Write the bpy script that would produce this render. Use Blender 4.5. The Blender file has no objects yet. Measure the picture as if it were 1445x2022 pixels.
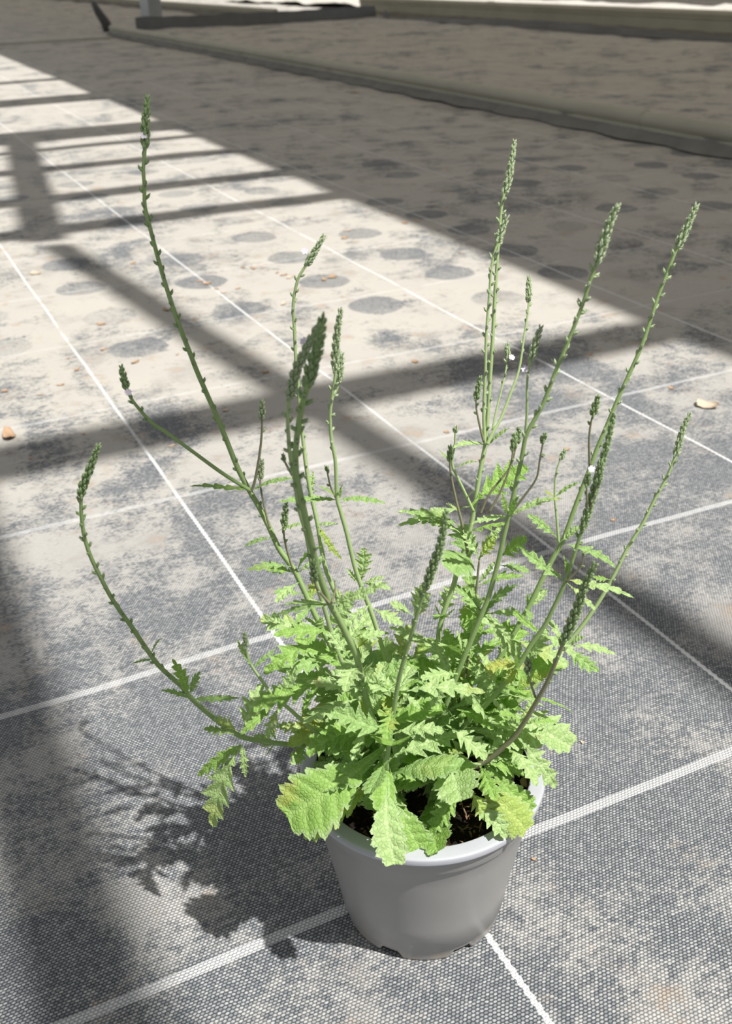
import bpy, math, random
from mathutils import Vector, Matrix, noise
random.seed(7)
sc = bpy.context.scene
COL = sc.collection
# ------------------------------------------------------------------ camera
W, H = 1445, 2022
F_PX, PITCH, ROLL, CAM_H, TH = 2018.85, 0.49652, -0.03362, 0.69746, 0.43314
def rot(v):                       # world X runs along the cross threads of the fabric, Y along the long threads
    c, s = math.cos(TH), math.sin(TH)
    return Vector((v[0]*c + v[1]*s, -v[0]*s + v[1]*c, v[2]))
FW0 = Vector((0, math.cos(PITCH), -math.sin(PITCH)))
UP0 = Vector((0, math.sin(PITCH), math.cos(PITCH)))
RT0 = Vector((1, 0, 0))
RT = rot(RT0*math.cos(ROLL) + UP0*math.sin(ROLL))
UP = rot(UP0*math.cos(ROLL) - RT0*math.sin(ROLL))
FW = rot(FW0)
CAM = Vector((0, 0, CAM_H))
POT = rot(Vector((0.03687, 0.60529, 0)))
FH = rot(Vector((0, 1, 0)))       # horizontal direction away from the viewer
RH = rot(Vector((1, 0, 0)))
SUN_D = rot(Vector((-0.822, 0.569, 0))).normalized()   # where shadows point on the ground
SUN_EL = math.radians(58)

cd = bpy.data.cameras.new('camera'); cam = bpy.data.objects.new('camera', cd); COL.objects.link(cam)
cd.sensor_fit = 'VERTICAL'; cd.sensor_height = 24; cd.lens = 24*F_PX/H
cd.clip_start = 0.02; cd.clip_end = 300
cam.matrix_world = Matrix(((RT.x, UP.x, -FW.x, CAM.x), (RT.y, UP.y, -FW.y, CAM.y), (RT.z, UP.z, -FW.z, CAM.z), (0, 0, 0, 1)))
cd.dof.use_dof = True; cd.dof.focus_distance = 0.80; cd.dof.aperture_fstop = (cd.lens/1000)/0.0031
sc.camera = cam
# ------------------------------------------------------------------ light
sc.view_settings.view_transform = 'Standard'; sc.view_settings.look = 'None'
sc.view_settings.gamma = 1; sc.view_settings.use_curve_mapping = False
sc.view_settings.exposure = 0.0
wd = bpy.data.worlds.new('world'); sc.world = wd; wd.use_nodes = True
bg = wd.node_tree.nodes['Background']; bg.inputs[0].default_value = (0.95, 0.97, 1.0, 1); bg.inputs[1].default_value = 0.38
sl = bpy.data.lights.new('sun', 'SUN'); sun = bpy.data.objects.new('sun', sl); COL.objects.link(sun)
sl.energy = 6.0; sl.angle = math.radians(0.9); sl.color = (1.0, 0.965, 0.91)
sdir = Vector((SUN_D.x*math.cos(SUN_EL), SUN_D.y*math.cos(SUN_EL), -math.sin(SUN_EL)))
sun.rotation_euler = sdir.to_track_quat('-Z', 'Y').to_euler(); sun.location = (0, 0, 6)

# ------------------------------------------------------------------ helpers
def ray(px, py):
    return FW + RT*((px-W/2)/F_PX) - UP*((py-H/2)/F_PX)
def on_z(px, py, z=0.0):
    d = ray(px, py); t = (z-CAM_H)/d.z
    return CAM + d*t
def on_v(px, py, off):            # point on the upright plane standing `off` metres behind the pot's middle
    d = ray(px, py); t = ((POT-CAM).dot(FH)+off)/d.dot(FH)
    return CAM + d*t
def proj(p):
    q = p-CAM; z = q.dot(FW)
    return (W/2+F_PX*q.dot(RT)/z, H/2-F_PX*q.dot(UP)/z)

class MB:
    def __init__(s): s.v = []; s.f = []; s.a = []; s.e = []
    def add(s, vs, fs, a=None, e=None):
        o = len(s.v); s.v += [tuple(x) for x in vs]; s.f += [tuple(i+o for i in f) for f in fs]
        s.a += a if a else [0.0]*len(vs); s.e += e if e else [0.0]*len(vs)
    def box(s, c, sz, rz=0):
        m = Matrix.Rotation(rz, 3, 'Z'); vs = []
        for x in (-.5, .5):
            for y in (-.5, .5):
                for z in (-.5, .5): vs.append(Vector(c)+m @ Vector((x*sz[0], y*sz[1], z*sz[2])))
        s.add(vs, [(0,1,3,2),(4,6,7,5),(0,4,5,1),(2,3,7,6),(0,2,6,4),(1,5,7,3)])
    def tube(s, pts, rads, n=8, ridged=0.0, caps=True):
        vs = []; fs = []; N = len(pts); up = None
        for i, p in enumerate(pts):
            t = (pts[min(i+1, N-1)]-pts[max(i-1, 0)]).normalized()
            if up is None:
                up = t.orthogonal().normalized()
            up = (up-t*up.dot(t)).normalized(); sd = t.cross(up)
            for k in range(n):
                an = 2*math.pi*k/n; r = rads[i]*(1+ridged*(1 if k % 2 else -1))
                vs.append(p+up*(r*math.cos(an))+sd*(r*math.sin(an)))
        for i in range(N-1):
            for k in range(n):
                a = i*n+k; b = i*n+(k+1) % n; fs.append((a, b, b+n, a+n))
        if caps:
            fs.append(tuple(range(n-1, -1, -1))); fs.append(tuple(range((N-1)*n, N*n)))
        s.add(vs, fs)
    def build(s, name, mat, parent=None, smooth=True):
        me = bpy.data.meshes.new(name); me.from_pydata(s.v, [], s.f); me.update()
        if any(s.a) or any(s.e):
            at = me.attributes.new('vein', 'FLOAT', 'POINT'); at.data.foreach_set('value', s.a)
            at = me.attributes.new('edge', 'FLOAT', 'POINT'); at.data.foreach_set('value', s.e)
        for m in (mat if isinstance(mat, (list, tuple)) else [mat]): me.materials.append(m)
        if smooth: me.polygons.foreach_set('use_smooth', [True]*len(me.polygons))
        o = bpy.data.objects.new(name, me); COL.objects.link(o)
        if parent:
            o.parent = parent; o.matrix_parent_inverse = parent.matrix_world.inverted()
        return o
def tag(o, label=None, cat=None, group=None, kind=None):
    if label: o['label'] = label
    if cat: o['category'] = cat
    if group: o['group'] = group
    if kind: o['kind'] = kind
    return o
def empty(name, loc):
    o = bpy.data.objects.new(name, None); COL.objects.link(o); o.location = loc; o.empty_display_size = .05
    o.matrix_world = Matrix.Translation(loc); return o
def catmull(pts, per=6):
    out = []; n = len(pts)
    for i in range(n-1):
        p0, p1, p2, p3 = pts[max(i-1, 0)], pts[i], pts[i+1], pts[min(i+2, n-1)]
        for k in range(per):
            t = k/per; out.append(.5*((2*p1)+(p2-p0)*t+(2*p0-5*p1+4*p2-p3)*t*t+(3*p1-p0-3*p2+p3)*t**3))
    out.append(pts[-1].copy()); return out

# ------------------------------------------------------------------ node helper
class NT:
    def __init__(s, name):
        s.m = bpy.data.materials.new(name); s.m.use_nodes = True; s.t = s.m.node_tree; s.t.nodes.clear()
    def n(s, ty, **kw):
        nd = s.t.nodes.new(ty)
        for k, v in kw.items(): setattr(nd, k, v)
        return nd
    def l(s, a, b): s.t.links.new(a, b)
    def put(s, sock, v):
        if isinstance(v, (int, float)): sock.default_value = v
        elif isinstance(v, tuple): sock.default_value = v if len(v) == len(sock.default_value) else v+(1,)
        else: s.l(v, sock)
    def math(s, op, a, b=0.0, c=0.0, clamp=False):
        nd = s.n('ShaderNodeMath', operation=op, use_clamp=clamp)
        for i, v in enumerate((a, b, c)): s.put(nd.inputs[i], v)
        return nd.outputs[0]
    def vmath(s, op, a, b=(0.,0.,0.)):
        nd = s.n('ShaderNodeVectorMath', operation=op); s.put(nd.inputs[0], a); s.put(nd.inputs[1], b); return nd.outputs[0]
    def mix(s, f, a, b):
        nd = s.n('ShaderNodeMix', data_type='RGBA'); s.put(nd.inputs[0], f); s.put(nd.inputs[6], a); s.put(nd.inputs[7], b); return nd.outputs[2]
    def ss(s, v, lo, hi):       # smoothstep lo..hi -> 0..1 (works reversed too)
        nd = s.n('ShaderNodeMapRange', interpolation_type='SMOOTHSTEP')
        s.put(nd.inputs[0], v); r = lo > hi
        nd.inputs[1].default_value = min(lo, hi); nd.inputs[2].default_value = max(lo, hi)
        nd.inputs[3].default_value = 1.0 if r else 0.0; nd.inputs[4].default_value = 0.0 if r else 1.0
        return nd.outputs[0]
    def noise(s, vec, scale, detail=3, rough=.55, out=0):
        nd = s.n('ShaderNodeTexNoise'); s.put(nd.inputs['Vector'], vec); nd.inputs['Scale'].default_value = scale
        nd.inputs['Detail'].default_value = detail; nd.inputs['Roughness'].default_value = rough; return nd.outputs[out]
    def bump(s, h, strength, dist):
        nd = s.n('ShaderNodeBump'); nd.inputs['Strength'].default_value = strength; nd.inputs['Distance'].default_value = dist
        s.l(h, nd.inputs['Height']); return nd.outputs[0]
    def pbr(s, col, rough=.6, normal=None, metal=0.0, spec=.5):
        p = s.n('ShaderNodeBsdfPrincipled'); s.put(p.inputs['Base Color'], col); s.put(p.inputs['Roughness'], rough)
        p.inputs['Metallic'].default_value = metal; p.inputs['Specular IOR Level'].default_value = spec
        if normal: s.l(normal, p.inputs['Normal'])
        return p.outputs[0]
    def out(s, sh):
        o = s.n('ShaderNodeOutputMaterial'); s.l(sh, o.inputs[0]); return s.m

# ------------------------------------------------------------------ ground cover fabric
A0, B0, SP = 0.31448, 0.55127, 0.3958
def ground_material():
    k = NT('woven_ground_cover')
    g = k.n('ShaderNodeNewGeometry').outputs['Position']
    sp = k.n('ShaderNodeSeparateXYZ'); k.l(g, sp.inputs[0]); x, y = sp.outputs[0], sp.outputs[1]
    # weave: staggered little tape cells, about 2.6 mm by 2.2 mm
    wob = k.noise(g, 25, 2); wy = k.math('ADD', y, k.math('MULTIPLY', wob, .004)); wx = k.math('ADD', x, k.math('MULTIPLY', k.noise(g, 18, 2), .004))
    u = k.math('DIVIDE', wx, .0037); v = k.math('DIVIDE', wy, .0026)
    row = k.math('FLOOR', v); u2 = k.math('ADD', u, k.math('MULTIPLY', k.math('MODULO', row, 2.0), .5))
    fu = k.math('SUBTRACT', k.math('FRACT', u2), .5); fv = k.math('SUBTRACT', k.math('FRACT', v), .5)
    d = k.math('ADD', k.math('MULTIPLY', fu, fu), k.math('MULTIPLY', fv, fv))
    cell = k.math('SUBTRACT', 1.0, k.math('MULTIPLY', d, 2.6), clamp=True); cell = k.math('ADD', cell, k.math('MULTIPLY', k.math('SUBTRACT', k.noise(g, 420, 3, .7), .5), .7), clamp=True); cell = k.ss(cell, .25, .95)
    cc = k.n('ShaderNodeCombineXYZ'); k.put(cc.inputs[0], k.math('FLOOR', u2)); k.put(cc.inputs[1], row)
    wn = k.n('ShaderNodeTexWhiteNoise', noise_dimensions='2D'); k.l(cc.outputs[0], wn.inputs[0]); rnd = wn.outputs[0]
    # dirt coverage: pale dust, thicker away from the aisle end
    n1 = k.noise(g, 2.3, 5, .62); n2 = k.noise(g, 9.0, 6, .65); n3 = k.noise(g, 60, 4, .7)
    far = k.ss(y, .50, 1.9)
    rows = k.n('ShaderNodeMapping'); k.l(g, rows.inputs[0]); rows.inputs['Scale'].default_value = (7, 210, 1); streak = k.noise(rows.outputs[0], 1.0, 3, .6)
    dust = k.math('ADD', k.math('MULTIPLY', k.math('SUBTRACT', n1, .5), 3.2), k.math('MULTIPLY', k.math('SUBTRACT', n2, .5), 3.0))
    dust = k.math('ADD', dust, k.math('MULTIPLY', k.math('SUBTRACT', n3, .5), 1.5))
    dust = k.math('ADD', dust, k.math('MULTIPLY', far, .66))
    dust = k.math('ADD', dust, k.math('MULTIPLY', k.math('SUBTRACT', streak, .5), .7)); dust = k.math('ADD', dust, .24)
    dust = k.math('ADD', dust, k.math('MULTIPLY', k.math('SUBTRACT', rnd, .5), .25), clamp=True)
    # clean round patches where pots used to stand, in staggered rows
    PA, PB = .27, .25
    ca = k.math('DIVIDE', k.math('SUBTRACT', x, .98), PA); ci = k.math('ROUND', ca)
    off = k.math('MULTIPLY', k.math('ABSOLUTE', k.math('MODULO', ci, 2.0)), .53)
    cb = k.math('SUBTRACT', k.math('DIVIDE', k.math('SUBTRACT', y, 2.052), PB), off); cj = k.math('ROUND', cb)
    cw = k.n('ShaderNodeCombineXYZ'); k.put(cw.inputs[0], ci); k.put(cw.inputs[1], cj)
    w2 = k.n('ShaderNodeTexWhiteNoise', noise_dimensions='2D'); k.l(cw.outputs[0], w2.inputs[0])
    j = k.n('ShaderNodeSeparateXYZ'); k.l(w2.outputs[1], j.inputs[0])
    da = k.math('MULTIPLY', k.math('SUBTRACT', k.math('SUBTRACT', ca, ci), k.math('MULTIPLY', k.math('SUBTRACT', j.outputs[0], .5), .12)), PA)
    db = k.math('MULTIPLY', k.math('SUBTRACT', k.math('SUBTRACT', cb, cj), k.math('MULTIPLY', k.math('SUBTRACT', j.outputs[1], .5), .12)), PB)
    rr = k.math('SQRT', k.math('ADD', k.math('MULTIPLY', da, da), k.math('MULTIPLY', db, db)))
    rr = k.math('ADD', rr, k.math('MULTIPLY', k.math('SUBTRACT', n2, .5), .03))
    circ = k.ss(rr, .068, .058)
    circ = k.math('MULTIPLY', circ, k.ss(y, 1.75, 2.1))
    circ = k.math('MULTIPLY', circ, k.ss(y, 5.2, 3.4))
    circ = k.math('MULTIPLY', circ, k.math('ADD', .2, k.math('MULTIPLY', j.outputs[2], .45)))
    dust = k.math('MULTIPLY', dust, k.math('SUBTRACT', 1.0, circ))
    fabric = k.mix(k.math('ADD', k.math('MULTIPLY', rnd, .6), k.math('MULTIPLY', streak, .4)), (.13, .145, .162), (.49, .505, .52))
    fabric = k.mix(k.math('MULTIPLY', k.math('SUBTRACT', 1.0, cell), .9), fabric, (.035, .042, .052))
    dn = k.noise(g, 4.5, 4, .6)
    dustc = k.mix(dn, (.595, .565, .50), (.47, .455, .43))
    dustc = k.mix(k.math('MULTIPLY', k.math('SUBTRACT', 1.0, far), .75), dustc, (.53, .53, .525))
    dustc = k.mix(k.math('MULTIPLY', k.ss(k.noise(g, 7, 6, .72), .50, .66), .55), dustc, (.30, .285, .27))
    dustc = k.mix(k.ss(k.noise(g, 14, 5, .7), .56, .72), dustc, (.50, .40, .31))
    dustc = k.mix(k.math('MULTIPLY', k.math('SUBTRACT', 1.0, cell), k.math('SUBTRACT', .75, k.math('MULTIPLY', far, .6))), dustc, (.12, .115, .11))
    grain = k.math('MULTIPLY', k.math('SUBTRACT', rnd, .5), .5)
    cover = k.math('ADD', k.math('MULTIPLY', dust, .95), k.math('MULTIPLY', grain, k.math('MULTIPLY', dust, k.math('SUBTRACT', 1.0, dust))), clamp=True)
    cover = k.math('MULTIPLY', k.ss(cover, .1, .9), k.math('ADD', .78, k.math('MULTIPLY', far, .2)))
    col = k.mix(cover, fabric, dustc)
    # white marker threads
    lo = k.math('MULTIPLY', k.math('SUBTRACT', k.noise(g, 1.6, 2), .5), .03)
    la = k.math('DIVIDE', k.math('SUBTRACT', x, A0), SP)
    la = k.math('MULTIPLY', k.math('SUBTRACT', la, k.math('ROUND', la)), SP)
    la = k.math('ADD', la, k.math('MULTIPLY', k.math('SINE', k.math('MULTIPLY', y, 2*math.pi/.0088)), .0006))
    la = k.math('ADD', la, k.math('MULTIPLY', lo, .3))
    ma = k.ss(k.math('ABSOLUTE', la), .0031, .0021)
    lb = k.math('DIVIDE', k.math('SUBTRACT', y, B0), SP)
    lb = k.math('MULTIPLY', k.math('SUBTRACT', lb, k.math('ROUND', lb)), SP)
    lb = k.math('ADD', lb, lo)
    mb = k.ss(k.math('ABSOLUTE', lb), .0056, .0046)
    seg = k.math('MULTIPLY', mb, k.math('SUBTRACT', 1.0, k.math('MULTIPLY', k.math('SUBTRACT', 1.0, cell), .55)))
    seg = k.math('MULTIPLY', seg, k.math('SUBTRACT', 1.0, k.math('MULTIPLY', far, .55)))
    lines = k.math('MAXIMUM', ma, seg)
    cov = k.math('SUBTRACT', 1.0, k.math('MULTIPLY', k.ss(n2, .45, .72), k.math('ADD', .3, k.math('MULTIPLY', far, .7))))
    lines = k.math('MULTIPLY', lines, cov)
    col = k.mix(k.math('MULTIPLY', lines, .9), col, (.74, .75, .76))
    hgt = k.math('ADD', k.math('MULTIPLY', cell, k.math('SUBTRACT', 1.0, k.math('MULTIPLY', cover, .5))), k.math('MULTIPLY', n3, .5))
    hgt = k.math('ADD', hgt, k.math('MULTIPLY', lines, .9))
    b1 = k.bump(hgt, .8, .0007)
    sh = k.pbr(col, .72, b1, spec=.35)
    return k.out(sh)
M = {}
M['ground'] = ground_material()

def simple(name, col, rough=.6, metal=0, noise_amt=.12, scale=30, bump=0, bdist=.001, spec=.5):
    k = NT(name); tc = k.n('ShaderNodeTexCoord').outputs['Object']
    n = k.noise(tc, scale, 4, .6)
    c = k.mix(n, tuple(v*(1-noise_amt*2) for v in col), tuple(min(1, v*(1+noise_amt*2)) for v in col))
    nm = k.bump(n, bump, bdist) if bump else None
    return k.out(k.pbr(c, rough, nm, metal, spec))
M['liner'] = simple('dark_liner', (.10, .108, .115), .45, scale=9, bump=.6, bdist=.01)
M['rail'] = simple('dusty_galvanised_rail', (.40, .39, .31), .5, .1, .10, 4)
M['skirt'] = simple('dusty_liner_skirt', (.19, .185, .165), .8, noise_amt=.2, scale=9, bump=.6, bdist=.01)
M['steel'] = simple('galvanised_steel', (.42, .45, .47), .4, .5, .1, 12)
M['white'] = simple('white_painted_steel', (.62, .62, .6), .5, 0, .06, 6)
M['strip'] = simple('pale_concrete', (.46, .46, .41), .8, 0, .12, 8)
M['sheet'] = simple('pale_plastic_sheet', (.55, .53, .49), .7, 0, .18, 7, .6, .02)

k = NT('shade_screen'); t_ = k.n('ShaderNodeBsdfTranslucent'); t_.inputs[0].default_value = (.56, .53, .48, 1); d_ = k.n('ShaderNodeBsdfDiffuse'); d_.inputs[0].default_value = (.7, .7, .7, 1)
m_ = k.n('ShaderNodeMixShader'); m_.inputs[0].default_value = .7; k.l(d_.outputs[0], m_.inputs[1]); k.l(t_.outputs[0], m_.inputs[2]); M['screen'] = k.out(m_.outputs[0])
# ------------------------------------------------------------------ floor with a gently uneven surface
mb = MB()
def grid(x0, x1, y0, y1, nx, ny, zf):
    vs = [Vector((x0+(x1-x0)*i/nx, y0+(y1-y0)*j/ny, 0)) for j in range(ny+1) for i in range(nx+1)]
    for p in vs: p.z = zf(p.x, p.y)
    fs = [(j*(nx+1)+i, j*(nx+1)+i+1, (j+1)*(nx+1)+i+1, (j+1)*(nx+1)+i) for j in range(ny) for i in range(nx)]
    return vs, fs
def zf(x, y):
    d = math.hypot(x-POT.x, y-POT.y)
    amp = min(1, max(0, (d-.25)/1.2))
    if x > 3.1: amp *= 1+4*min(1, (x-3.1)/.3)
    return amp*(noise.noise(Vector((x*.9, y*.9, 0)))*.006 + noise.noise(Vector((x*3.5, y*3.5, 4)))*.003)-.0002
vs, fs = grid(-6, 18, -2, 50, 240, 520, zf)
mb.add(vs, fs)
tag(mb.build('floor', M['ground']), kind='structure')

# ------------------------------------------------------------------ rails, liner, post at the back
def prism(mbx, prof, p0, p1):     # profile (across, up) swept level from p0 to p1
    d = (p1-p0).normalized(); sd = Vector((d.y, -d.x, 0)); n = len(prof)
    vs = [p+sd*a+Vector((0, 0, b)) for p in (p0, p1) for a, b in prof]
    fs = [(i, (i+1) % n, n+(i+1) % n, n+i) for i in range(n)]+[tuple(range(n-1, -1, -1)), tuple(range(n, 2*n))]
    mbx.add(vs, fs)
def rail(name, a, b0, b1, label, h=.11, joints=()):
    e = empty(name, Vector((a, b0, 0))); tag(e, label, 'rail')
    r = MB(); prof = []
    for k in range(13):            # rolled top
        an = math.pi*(1.12-1.24*k/12); prof.append((.035*math.cos(an), h-.033+.033*math.sin(an)))
    prof += [(.026, h-.055), (.034, h-.062), (.034, h-.068), (.022, h-.074), (.022, .004), (-.022, .004), (-.022, h-.074), (-.034, h-.068), (-.034, h-.062), (-.026, h-.055)]
    prism(r, prof, Vector((a, b0, 0)), Vector((a, b1, 0))); r.build('profile', M['rail'], e, smooth=False)
    for y in joints:
        s = MB(); prism(s, [(c*1.06, (z-h/2)*1.05+h/2) for c, z in prof], Vector((a, y-.06, 0)), Vector((a, y+.06, 0))); s.build('joint_sleeve', M['rail'], e, smooth=False)
    # loose liner skirt along its foot
    k = MB(); n = int((b1-b0)/.12); vs = []
    for i in range(n+1):
        y = b0+(b1-b0)*i/n; wv = .012*math.sin(i*1.7)+.01*noise.noise(Vector((i*.37, a, 0)))
        for (ax, z) in ((-.024, .055+.012*noise.noise(Vector((i*.5, 3, a)))), (-.045-wv*.4, .028), (-.075-wv*1.6, .006)): vs.append(Vector((a+ax, y, z)))
    fs = [(i*3+j, i*3+j+1, i*3+j+4, i*3+j+3) for i in range(n) for j in range(2)]
    k.add(vs, fs); k.build('liner_skirt', M['skirt'], e)
    return e
rail('bed_rail', 2.97, .8, 12.9, 'nearest olive grey metal rail, running from the bed corner to the right edge', joints=(3.6, 7.4))
rail('bed_rail', 6.85, 2.5, 14.4, 'grey metal rail at the far side of the bed near the top right corner', h=.22, joints=(11.0,))
rail('bed_rail', 5.45, 14.1, 40, 'thin pale metal rail furthest away, behind the metal post', h=.14)

def sheet_strip(name, pts, hgt, thick, mat, label, cat, wob=.02):
    e = MB(); n = 60; P = []
    tot = [0]
    for i in range(1, len(pts)): tot.append(tot[-1]+(pts[i]-pts[i-1]).length)
    for i in range(n+1):
        s = tot[-1]*i/n; k = max(j for j in range(len(pts)-1) if tot[j] <= s+1e-9)
        P.append(pts[k].lerp(pts[k+1], (s-tot[k])/max(1e-6, tot[k+1]-tot[k])))
    vs = []
    for i, p in enumerate(P):
        d = (P[min(i+1, n)]-P[max(i-1, 0)]); d.z = 0; d.normalize(); sd = Vector((d.y, -d.x, 0))
        w = wob*noise.noise(Vector((i*.3, hgt*7, 0))); hh = hgt*(1+.15*noise.noise(Vector((i*.21, 5, 0))))*(p.z if p.z > 0 else 1)
        q = Vector((p.x, p.y, 0))+sd*w
        vs += [q-sd*(thick*2), q+Vector((0, 0, hh))-sd*thick*.5, q+Vector((0, 0, hh))+sd*thick*.5, q+sd*(thick*2)]
    fs = [(i*4+j, i*4+j+1, i*4+j+5, i*4+j+4) for i in range(n) for j in range(3)]
    e.add(vs, fs); o = e.build(name, mat); return tag(o, label, cat)
sheet_strip('plastic_liner', [Vector((3.45, 13.68, 0)), Vector((4.5, 13.45, 0)), Vector((5.5, 13.3, 0)), Vector((6.66, 13.6, 0))], .14, .02, M['liner'], 'upright dark grey plastic liner closing the far end of the bed beside the post', 'liner')
sheet_strip('plastic_liner', [Vector((6.62, 13.2, 0)), Vector((6.60, 9.6, .9)), Vector((6.62, 6.0, .25))], .09, .02, M['liner'], 'sagging black plastic liner along the foot of the far rail', 'liner', .05)
pb = MB(); pb.box((.5, 12.55, .012), (4.6, .55, .03)); tag(pb.build('concrete_kerb', M['strip'], smooth=False), 'pale flat kerb strip crossing behind the sunlit ground at upper left', 'kerb')
pe = empty('metal_post', Vector((3.80, 14.2, 0))); tag(pe, 'upright galvanised metal post standing behind the bed corner at the top', 'post')
t = MB(); t.box((3.80, 14.2, 1.6), (.19, .19, 3.2), .3); t.build('post_tube', M['steel'], pe, smooth=False)
t = MB(); t.box((3.80, 14.2, .02), (.3, .3, .04), .3); t.build('base_plate', M['steel'], pe, smooth=False)
t = MB(); t.tube([Vector((3.16, 13.9, .0)), Vector((3.1, 13.75, .10)), Vector((3.0, 13.6, .22)), Vector((2.93, 13.5, .33))], [.07, .06, .05, .03], 8)
tag(t.build('folded_liner_end', M['liner']), 'black curled end of folded liner poking up left of the post', 'liner')
# pale plastic sheeting lying beyond the far rail, in full sun
vs, fs = grid(7.4, 10.0, 5, 22, 40, 90, lambda x, y: .03+.10*abs(noise.noise(Vector((x*1.3, y*.9, 2))))+.03*noise.noise(Vector((x*4, y*4, 1))))
q = MB(); q.add(vs, fs); tag(q.build('plastic_sheet', M['sheet']), 'crumpled pale sheet lying in the sun beyond the far rail', 'sheet')
q = MB(); q.box((16.5, 12, .9), (.3, 34, 2.0)); tag(q.build('wall_back', M['liner'], smooth=False), kind='structure')

# ------------------------------------------------------------------ greenhouse roof: frame and shade screen above (casts the bands of shade)
HT = 3.0
def up_from(a, b, h=HT):         # roof point whose shade falls at ground (a, b)
    s = h/math.tan(SUN_EL); return Vector((a-SUN_D.x*s, b-SUN_D.y*s, h))
trim_i = [0]
def beam(p, q, w, h=.08, lift=HT):
    trim_i[0] += 1
    A, B = up_from(*p, lift), up_from(*q, lift); d = B-A; b = MB()
    prism(b, [(-w/2, 0), (w/2, 0), (w/2, h), (-w/2, h)], A, B)
    tag(b.build('trim_%d' % trim_i[0], M['white'], smooth=False), kind='structure')
beam((-1.5, 1.585), (1.50, 1.57), .105)                       # cross tie
beam((.47, 3.0), (.80, .2), .07)                              # long purlin
beam((.72, 5.2), (.45, 3.1), .11)                             # brace
beam((.02, 1.9), (.03, -.5), .085)                            # second purlin
beam((-.24, 3.0), (-.24, -.8), .34)                           # wide unseen beam, added to shade the tall left stems
for b_, w_ in ((8.05, .12), (6.8, .40), (5.27, .34), (4.84, .06), (4.33, .10), (3.72, .10), (3.23, .10)):
    beam((-3.5, b_), (1.6, b_-.02), w_)
c = up_from(1.43, 0, HT+.1); c2 = up_from(7.4, 15, HT+.1); c3 = up_from(5.75, 0, HT+.1)
q = MB(); q.box(((c.x+c2.x)/2, c2.y/2-5, HT+.1), (c2.x-c.x, c2.y+10, .03)); q.box(((c.x+c3.x)/2, c2.y+20, HT+.1), (c3.x-c.x, 40, .03)); tag(q.build('ceiling', M['screen'], smooth=False), kind='structure')
c = up_from(10.6, 0, HT+.1); c2 = up_from(22, 0, HT+.1)
q = MB(); q.box(((c.x+c2.x)/2, 20, HT+.1), (c2.x-c.x, 60, .03)); tag(q.build('ceiling', M['screen'], smooth=False), kind='structure')

# ------------------------------------------------------------------ pot
plant = empty('potted_verbena', POT)
tag(plant, 'young vervain plant with tall thin flower spikes in a round grey plastic pot', 'potted plant')
R, HP, RB = .095, .1430, .0656
def pot_mat():
    k = NT('grey_pot_plastic'); tc = k.n('ShaderNodeTexCoord').outputs['Object']
    n = k.noise(tc, 22, 5, .6); mp = k.n('ShaderNodeMapping'); k.l(tc, mp.inputs[0]); mp.inputs['Scale'].default_value = (90, 90, 14)
    sc1 = k.ss(k.noise(mp.outputs[0], 1.2, 3, .7), .66, .74)
    mp2 = k.n('ShaderNodeMapping'); k.l(tc, mp2.inputs[0]); mp2.inputs['Rotation'].default_value = (.5, .9, 0); mp2.inputs['Scale'].default_value = (30, 160, 160)
    sc2 = k.ss(k.noise(mp2.outputs[0], 1.0, 2, .6), .70, .76)
    scr = k.math('MULTIPLY', k.math('MAXIMUM', sc1, sc2), k.ss(n, .45, .65))
    c = k.mix(n, (.30, .296, .29), (.35, .345, .338))
    s = k.n('ShaderNodeSeparateXYZ'); k.l(tc, s.inputs[0])
    dirt = k.math('MULTIPLY', k.ss(s.outputs[2], .016, .002), k.ss(k.noise(tc, 45, 4), .38, .6))
    c = k.mix(k.math('MULTIPLY', dirt, .55), c, (.42, .36, .26))
    c = k.mix(k.math('MULTIPLY', scr, .22), c, (.6, .6, .6))
    return k.out(k.pbr(c, .42, k.bump(n, .08, .001), spec=.5))
M['pot'] = pot_mat()
M['potin'] = simple('black_pot_inside', (.018, .018, .02), .5)
def soil_mat():
    k = NT('potting_soil'); tc = k.n('ShaderNodeTexCoord').outputs['Object']
    n = k.noise(tc, 260, 5, .75); n2 = k.noise(tc, 90, 4, .7)
    c = k.mix(k.ss(n, .5, .72), (.018, .012, .009), (.16, .095, .06))
    return k.out(k.pbr(c, .9, k.bump(k.math('ADD', n, n2), 1.0, .004), spec=.2))
M['soil'] = soil_mat()
def lathe(mbx, prof, n=96, closed=False, zmod=None):
    vs = []; fs = []
    for (r, z) in prof:
        for k in range(n):
            an = 2*math.pi*k/n; zz = z if zmod is None else zmod(an, r, z)
            vs.append(Vector((POT.x+r*math.cos(an), POT.y+r*math.sin(an), zz)))
    m = len(prof)
    for i in range(m-1):
        for k in range(n): fs.append((i*n+k, i*n+(k+1) % n, (i+1)*n+(k+1) % n, (i+1)*n+k))
    mbx.add(vs, fs)
b = MB()
def notch(an, r, z):            # scalloped foot with drainage gaps
    if z > .0035: return z
    ph = (an*7/(2*math.pi)+.10) % 1.0
    g = min(1, max(0, (ph-.18)/.05))*min(1, max(0, (.52-ph)/.05))
    return z+.0060*g
lathe(b, [(RB-.0035, .010), (RB-.0035, .0005), (RB-.0008, .0005), (RB, .0030), (RB+.0004, .012), (RB+.0022, .0135), (RB+.006, .04), (RB+.0115, .07), (RB+.0170, .10), (RB+.0205, HP-.0235), (RB+.0212, HP-.0222), (RB+.0232, HP-.0212), (RB+.0236, HP-.0205), (RB+.0252, HP-.0062)], 180, zmod=notch)
b.build('pot_wall', M['pot'], plant)
b = MB()
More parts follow.
